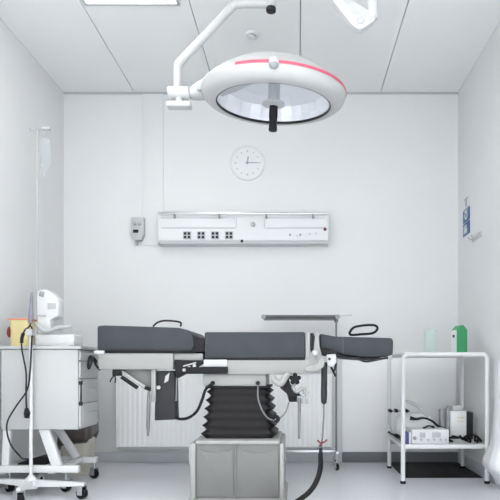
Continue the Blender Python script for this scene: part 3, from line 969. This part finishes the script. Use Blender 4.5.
obj('height_lever', MB().tube([a, a.lerp(b, .3), a.lerp(b, .7), b], .008, n=12, smooth=3, radii=[.010, .009, .008, .006]), 'dsteel', t)
m = MB().tube([at(258, 386, OY + .0), at(258, 398, OY - .01), at(262, 410, OY - .01), at(268, 418, OY - .01), at(276, 420, OY - .01), at(285, 413, OY - .01), at(289, 402, OY + .0)], .0045, n=8, smooth=5)
obj('bowden_cable', m, 'dsteel', t)
m = MB().tube([at(272, 418, OY - .012), at(276, 416.5, OY - .012), at(278.5, 419, OY - .012), at(276, 422, OY - .012)], .012, n=10, smooth=3)
obj('cable_clip', m, 'black', t)

# hand control hanging from the table
KY = OY + .03
t = thing('hand_control', 'black cylindrical hand control with hose hanging from the operating table', 'hand control', at(324, 362, KY))
m = MB().tube([at(324.5, 362, KY), at(324.3, 366, KY), at(324, 395, KY), at(323.8, 402, KY), at(323.7, 404, KY)], .018, n=18, smooth=3, radii=[.013, .018, .0185, .016, .007])
obj('control_grip', m, 'dgrey', t)
obj('cord', MB().tube([at(323.7, 403, KY), at(323.6, 420, KY), at(322.4, 438, KY), at(321, 450, KY)], .005, n=8, smooth=5), 'dsteel', t)
m = MB().tube([at(317.5, 440, KY - .01), at(320, 442.4, KY - .016), at(324, 442.2, KY - .016), at(327, 439.6, KY - .01)], .005, n=8, smooth=4)
m.tube([at(322, 442, KY - .012), at(319.5, 446.5, KY - .012)], .005, n=8, smooth=0)
obj('red_tag', m, 'dred', t)['label'] = 'small dark red tie'
obj('hose', MB().tube([at(321, 448, KY), at(320.6, 456, KY), at(320.4, 468, KY), at(317, 480, KY - .01), at(311, 490, KY - .03), at(302, 498, KY - .05), (at(288, 0, WY).x, 3.10, .016), (at(262, 0, WY).x, 3.09, .016)], .0145, n=14, smooth=6, radii=[.008, .014, .0155, .0155, .0155, .0155, .0145, .0145]), 'rubber', t)

# ------------------------------------------------------------ instrument stand near the back wall
NY = 4.30
p = at(336.3, 0, NY)
t = thing('instrument_stand', 'tall chrome instrument stand with flat tray behind the operating table', 'instrument stand', (p.x, NY, 0))
zt = at(0, 318.5, NY).z
obj('pole', MB().cyl((p.x, NY, .12), (p.x, NY, zt), .0075, n=18), 'dsteel', t)
xa = at(263.5, 0, NY).x
tr = MB()
tr.box((xa, NY - .15, zt - .004), (p.x + .01, NY + .14, zt + .002), .001)
for lo, hi in (((xa, NY - .15, zt - .004), (p.x + .01, NY - .142, zt + .014)), ((xa, NY + .132, zt - .004), (p.x + .01, NY + .14, zt + .014)),
               ((xa, NY - .15, zt - .004), (xa + .008, NY + .14, zt + .014)), ((p.x + .002, NY - .15, zt - .004), (p.x + .01, NY + .14, zt + .014))):
    tr.box(lo, hi, .002)
obj('tray', tr, 'trayd', t)
for x in (xa + .008, p.x):
    obj('tray_clip', MB().cyl((x, NY - .154, zt + .0), (x, NY - .140, zt + .0), .018, n=16), 'grey', t)
obj('adjusting_rod', MB().cyl((p.x, NY, zt + .02), (at(352, 0, NY).x, NY, zt + .026), .0055, n=12), 'steel', t)
obj('pole_collar', MB().cyl((p.x, NY, zt - .03), (p.x, NY, zt + .028), .016, n=18, bev=.003), 'dsteel', t)
zb = at(0, 451.5, NY).z
m = MB().box((at(250, 0, NY).x, NY - .015, zb - .012), (p.x + .012, NY + .015, zb + .012), .004)
obj('base_bar', m, 'steel', t)
m = MB().box((p.x - .012, NY - .1, zb - .012), (p.x + .012, NY + .1, zb + .012), .004)
m.box((at(250, 0, NY).x - .012, NY - .2, zb - .012), (at(250, 0, NY).x + .012, NY + .1, zb + .012), .004)
obj('foot_bar', m, 'steel', t)
for x, y in ((p.x, NY - .085), (p.x, NY + .085), (at(250, 0, NY).x, NY - .18), (at(250, 0, NY).x, NY + .08)):
    castor(t, x, y, .026, zb, .3, .020)

# ------------------------------------------------------------ tubular trolley on the right
FY, BYY = F / 147, F / 128
t = thing('tubular_trolley', 'white tubular two-shelf trolley in the right corner', 'trolley', (1.007, (FY + BYY) / 2, 0))
XA, XB = at(403, 0, FY).x, at(487, 0, FY).x
ZP = .893
rt = .0155
for yy in (FY, BYY):
    pts = [(XA, yy, .012), (XA, yy, .4), (XA, yy, ZP - .07), (XA + .003, yy, ZP - .040), (XA + .014, yy, ZP - .022), (XA + .034, yy, ZP - .0145), (XA + .10, yy, ZP - .0145),
           (XB - .10, yy, ZP - .0145), (XB - .034, yy, ZP - .0145), (XB - .014, yy, ZP - .022), (XB - .003, yy, ZP - .040), (XB, yy, ZP - .07), (XB, yy, .4), (XB, yy, .012)]
    obj('leg_frame', MB().tube(pts, rt, n=16, smooth=4), 'bright', t)
    for x in (XA, XB):
        obj('rubber_foot', MB().cyl((x, yy, .0035 if yy > 4 else 0), (x, yy, .02), .019, n=18, bev=.003), 'black', t)
obj('top_shelf', MB().box((XA + .012, FY - .006, ZP - .014), (XB - .012, BYY + .012, ZP), .004), 'bright', t)
ZS = .262
ms = MB().box((XA, FY + .006, ZS - .012), (XB, BYY - .006, ZS), .002)
ms.box((XA + .012, FY - .008, ZS - .024), (XB - .012, FY + .01, ZS + .004), .003)
ms.box((XA - .01, FY + .012, ZS - .024), (XA + .004, BYY - .012, ZS + .004), .003)
ms.box((XB - .004, FY + .012, ZS - .024), (XB + .01, BYY - .012, ZS + .004), .003)
ms.box((XA + .012, BYY - .01, ZS - .024), (XB - .012, BYY + .008, ZS + .004), .003)
obj('bottom_shelf', ms, 'bright', t)
obj('shelf_brace', MB().box((XA, BYY - .01, ZS - .07), (XB, BYY + .008, ZS - .045), .003), 'pale', t)

# thin dark sheet on the floor under the trolley
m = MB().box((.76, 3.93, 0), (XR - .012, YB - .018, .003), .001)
tag(obj('dark_floor_sheet', m, 'rubber'), 'thin black sheet on the floor under the tubular trolley', 'mat')

# glass jar
JY = 3.92
c = at(430, 0, JY)
t = thing('glass_jar', 'clear lidded glass jar on top of the tubular trolley', 'jar', (c.x, JY, ZP))
hz = at(0, 329.5, JY).z
obj('jar_glass', MB().lathe([(0, ZP), (.040, ZP), (.042, ZP + .008), (.042, hz - .012), (.038, hz - .012), (.038, ZP + .010), (0, ZP + .010)], (c.x, JY, 0), 36), 'glass', t)
l_ = obj('jar_lid', MB().lathe([(0, hz + .004), (.036, hz + .004), (.044, hz), (.044, hz - .011), (0, hz - .011)], (c.x, JY, 0), 36), 'glass', t)

# green gable carton
QY = 3.90
c = at(461, 0, QY)
t = thing('green_carton', 'green gable-top carton with white side on the tubular trolley', 'carton', (c.x, QY + .04, ZP))
RZ = Matrix.Translation((c.x, QY + .04, ZP)) @ Matrix.Rotation(math.radians(15), 4, 'Z')
hw, hd, hh, hp = .042, .036, .165, .197
m = MB()
m.loft([[(-hw, -hd, 0), (hw, -hd, 0), (hw, hd, 0), (-hw, hd, 0)], [(-hw, -hd, hh), (hw, -hd, hh), (hw, hd, hh), (-hw, hd, hh)], [(-hw * .25, -hd, hp), (hw * .25, -hd, hp), (hw * .25, hd, hp), (-hw * .25, hd, hp)]])
obj('carton_body', m.xform(RZ), 'green', t)
m = MB().box((-hw - .0015, -hd + .002, .002), (-hw + .001, hd - .002, hh - .002), 0).xform(RZ)
obj('side_label', m, 'paper', t)
m = MB().cyl((-hw - .006, .0, hh - .045), (-hw + .0, .0, hh - .045), .011, n=14).xform(RZ)
obj('spout', m, 'dgrey', t)

# device on the lower shelf
EY = FY + .07
a, b = at(411.5, 443, EY), at(449, 429.5, EY)
t = thing('power_unit', 'low white power unit with front controls on the tubular trolley lower shelf', 'medical device', ((a.x + b.x) / 2, EY + .12, ZS))
obj('unit_case', MB().box((a.x, EY, ZS), (b.x, EY + .185, ZS + .098), .006), 'wplastic', t)
obj('control_panel', MB().box((a.x + .012, EY - .003, ZS + .012), (b.x - .012, EY + .01, ZS + .086), .002), 'paper', t)
for x0_, x1_ in ((420, 425.5), (432, 441)):
    obj('meter_window', MB().pbox(x0_, 432.5, x1_, 437.5, EY - .006, .008, .002), 'pale', t)
for x in (421, 428, 434, 440.5, 445.5):
    p = at(x, 439.6, EY)
    obj('knob', MB().cyl((p.x, EY - .012, p.z), (p.x, EY + .002, p.z), .008, n=14, bev=.002), 'pale', t)
p = at(414.6, 438, EY)
obj('socket', MB().cyl((p.x, EY - .008, p.z), (p.x, EY + .002, p.z), .013, n=16), 'grey', t)
# blue and white box
a, b = at(404.6, 443, EY - .02), at(411, 432, EY - .02)
t = thing('medicine_box', 'small blue and white box beside the power unit', 'box', ((a.x + b.x) / 2, EY, ZS))
obj('carton', MB().box((a.x, EY - .02, ZS), (b.x, EY + .06, ZS + .078), .001), 'paper', t)
obj('blue_band', MB().box((a.x + .004, EY - .0215, ZS), (a.x + .030, EY + .0615, ZS + .0785), .001), 'navy', t)
# aspirator
VY2 = 4.04
ca = at(416, 0, VY2)
t = thing('suction_pump', 'white rounded suction pump with black knobs behind the power unit', 'medical device', (ca.x, VY2, ZS))
hx2 = .148
loops = []
for z, k in ((0, .95), (.02, 1.0), (.08, 1.0), (.13, .95), (.165, .82), (.185, .6), (.192, .3)):
    loops.append(rrect(ca.x, VY2 + .07, hx2 * k, .10 * k, ZS + z, e=.45))
obj('pump_housing', MB().loft(loops), 'wplastic', t, angle=60)
m = MB().tube([at(404, 401, VY2), at(412, 403, VY2), at(420, 408, VY2), at(428, 417, VY2)], .012, n=12, smooth=5)
obj('carry_handle', m, 'pale', t)
for x in (390.8, 396.8, 407.3):
    p = at(x, 411, VY2 - .06)
    obj('black_knob', MB().cyl((p.x, p.y, p.z), (p.x, p.y + .07, p.z), .013, n=16, bev=.004), 'black', t)
m = MB().cyl(at(388.5, 411, VY2 - .03), at(410, 411, VY2 - .03), .008, n=12)
obj('knob_bar', m, 'pale', t)
m = MB().tube([at(389.5, 413, VY2 - .03), at(390, 424, VY2 - .03), (at(390, 0, VY2).x + .012, VY2 - .0, ZS + .05)], .008, n=10, smooth=4)
obj('knob_stem', m, 'pale', t)
m = MB().tube([at(410, 418, VY2 - .07), at(416, 419, VY2 - .075), at(424, 418, VY2 - .075), at(432, 421, VY2 - .075), at(438, 426, VY2 - .08), at(445, 428.5, VY2 - .08)], .0085, n=10, smooth=6, radii=[.017, .010, .008, .008, .009, .011])
tag(obj('suction_hose', m, 'black'), 'black suction hose arching over the top of the power unit', 'hose')
# coiled black cables
m = MB().tube([at(424, 428, EY + .06), at(428, 426, EY + .06), at(434, 427, EY + .07), at(430, 428.6, EY + .1), at(424, 427.6, EY + .1)], .006, n=8, smooth=6, closed=True)
tag(obj('coiled_lead', m, 'dgrey'), 'short dark lead coiled on top of the power unit', 'cable')
# standing folders / cases
def stand_thing(name, label, cat, x0_, x1_, ytop, Y, depth, mm, group=None):
    a_, b_ = at(x0_, 0, Y), at(x1_, ytop, Y)
    m_ = MB().box((a_.x, Y, ZS), (b_.x, Y + depth, b_.z), .004)
    return tag(obj(name, m_, mm), label, cat, group)
stand_thing('binder', 'thin dark grey binder standing left of the white folder', 'binder', 446.8, 449.4, 408.5, 3.99, .06, 'grey')
stand_thing('binder', 'thin grey binder standing second left of the white folder', 'binder', 440.6, 443.2, 409.5, 4.0, .06, 'grey')
WY2 = 3.96
a, b = at(450.5, 0, WY2), at(466.5, 411, WY2)
t = thing('white_folder', 'white folder with ochre print standing on the lower trolley shelf', 'folder', ((a.x + b.x) / 2, WY2 + .02, ZS))
obj('folder_cover', MB().box((a.x, WY2, ZS), (b.x, WY2 + .045, b.z), .003), 'bright', t)
m = MB().pbox(457, 417, 464, 418.2, WY2 - .0012, .003, 0)
m.pbox(457.5, 421, 463.5, 422, WY2 - .0012, .003, 0)
obj('ochre_print', m, 'ochre', t)['label'] = 'pale ochre printed lines'
t2 = MB().box((at(453, 0, WY2 + .06).x, WY2 + .06, ZS), (at(463, 0, WY2 + .06).x, WY2 + .13, at(0, 405.5, WY2 + .06).z), .004)
tag(obj('white_box', t2, 'plastic'), 'plain white box peeking up behind the white folder', 'box')
t2 = MB().box((at(464, 0, WY2 + .05).x, WY2 + .05, ZS), (at(473.5, 0, WY2 + .05).x, WY2 + .14, at(0, 412, WY2 + .05).z), .010)
tag(obj('black_case', t2, 'dgrey'), 'dark case standing just right of the white folder', 'case')
t2 = MB().box((at(448, 0, WY2 + .15).x, WY2 + .15, ZS), (at(456, 0, WY2 + .15).x, WY2 + .2, at(0, 406, WY2 + .15).z), .006)
tag(obj('grey_case', t2, 'grey'), 'grey case behind the left edge of the white folder', 'case')


def tangle(x0_, x1_, Y0, Y1, z, n, r, seed, height=.035):
    rn = random.Random(seed)
    pts = []
    for k in range(n):
        f_ = k / (n - 1)
        pts.append(Vector((x0_ + (x1_ - x0_) * f_ + rn.uniform(-.035, .035), Y0 + (Y1 - Y0) * rn.random(), z + r + rn.random() * height)))
    return MB().tube(pts, r, n=8, smooth=5)


m = tangle(at(452, 0, EY).x, at(482, 0, EY).x, FY + .05, FY + .16, ZS, 26, .0075, 3, .045)
tag(obj('cable_tangle', m, 'black'), 'tangled black cables at the right end of the lower shelf', 'cable')
m = MB().tube([at(387, 435, 4.15), at(391, 437.5, 4.05), at(395, 439, 3.97), at(399, 441.5, 3.9), at(400, 444, 3.82), at(402, 445.5, 3.78)], .009, n=10, smooth=5, radii=[.009, .008, .016, .014, .010, .014])
m.xform(Matrix.Translation((.014, 0, .022)))
tag(obj('connector_cable', m, 'black'), 'black connector cable along the left edge of the lower shelf', 'cable')

# white plastic bag slumped by the right wall
loops = []
for z, xl, y0_, y1_ in ((.0, 1.318, 3.56, 3.64), (.05, 1.300, 3.50, 3.66), (.09, 1.275, 3.46, 3.68), (.125, 1.238, 3.43, 3.69), (.155, 1.220, 3.42, 3.69), (.19, 1.220, 3.43, 3.68), (.24, 1.245, 3.45, 3.66), (.32, 1.272, 3.47, 3.64), (.5, 1.285, 3.49, 3.62), (.7, 1.291, 3.50, 3.61), (.84, 1.298, 3.52, 3.60)):
    lp = []
    x_r = XR - .008
    cxx, hxx = (xl + x_r) / 2, (x_r - xl) / 2
    cyy, hyy = (y0_ + y1_) / 2, (y1_ - y0_) / 2
    for q in range(36):
        an = 2 * PI * q / 36
        w_ = 1 + .05 * math.sin(5 * an + z * 9) + .03 * math.sin(9 * an + z * 4)
        lp.append((min(x_r, cxx + hxx * w_ * math.copysign(abs(math.cos(an)) ** .7, math.cos(an))), cyy + hyy * w_ * math.sin(an), z))
    loops.append(lp)
t = tag(obj('plastic_bag', MB().loft(loops), 'wbag', angle=80), 'tall white plastic bag slumped between the right wall and tubular trolley', 'bag')

# ------------------------------------------------------------ light, camera
w = bpy.data.worlds.new('daylight')
SC.world = w
w.use_nodes = True
bg = w.node_tree.nodes['Background']
bg.inputs['Color'].default_value = (0.985, 0.99, 0.995, 1)
bg.inputs['Strength'].default_value = 5.0

cam = bpy.data.cameras.new('camera')
cam.sensor_width = 36
cam.lens = F / 500 * 36
cam.shift_x = -(VX - 250) / 500
cam.shift_y = (VY - 250) / 500
cam.clip_start = .05
co = bpy.data.objects.new('camera', cam)
COL.objects.link(co)
co.location = (0, 0, CAMZ)
co.rotation_euler = (PI / 2, 0, 0)
SC.camera = co

vs = SC.view_settings
vs.view_transform = 'Standard'
vs.look = 'None'
vs.exposure = -0.17
vs.gamma = 1.0
vs.use_curve_mapping = False
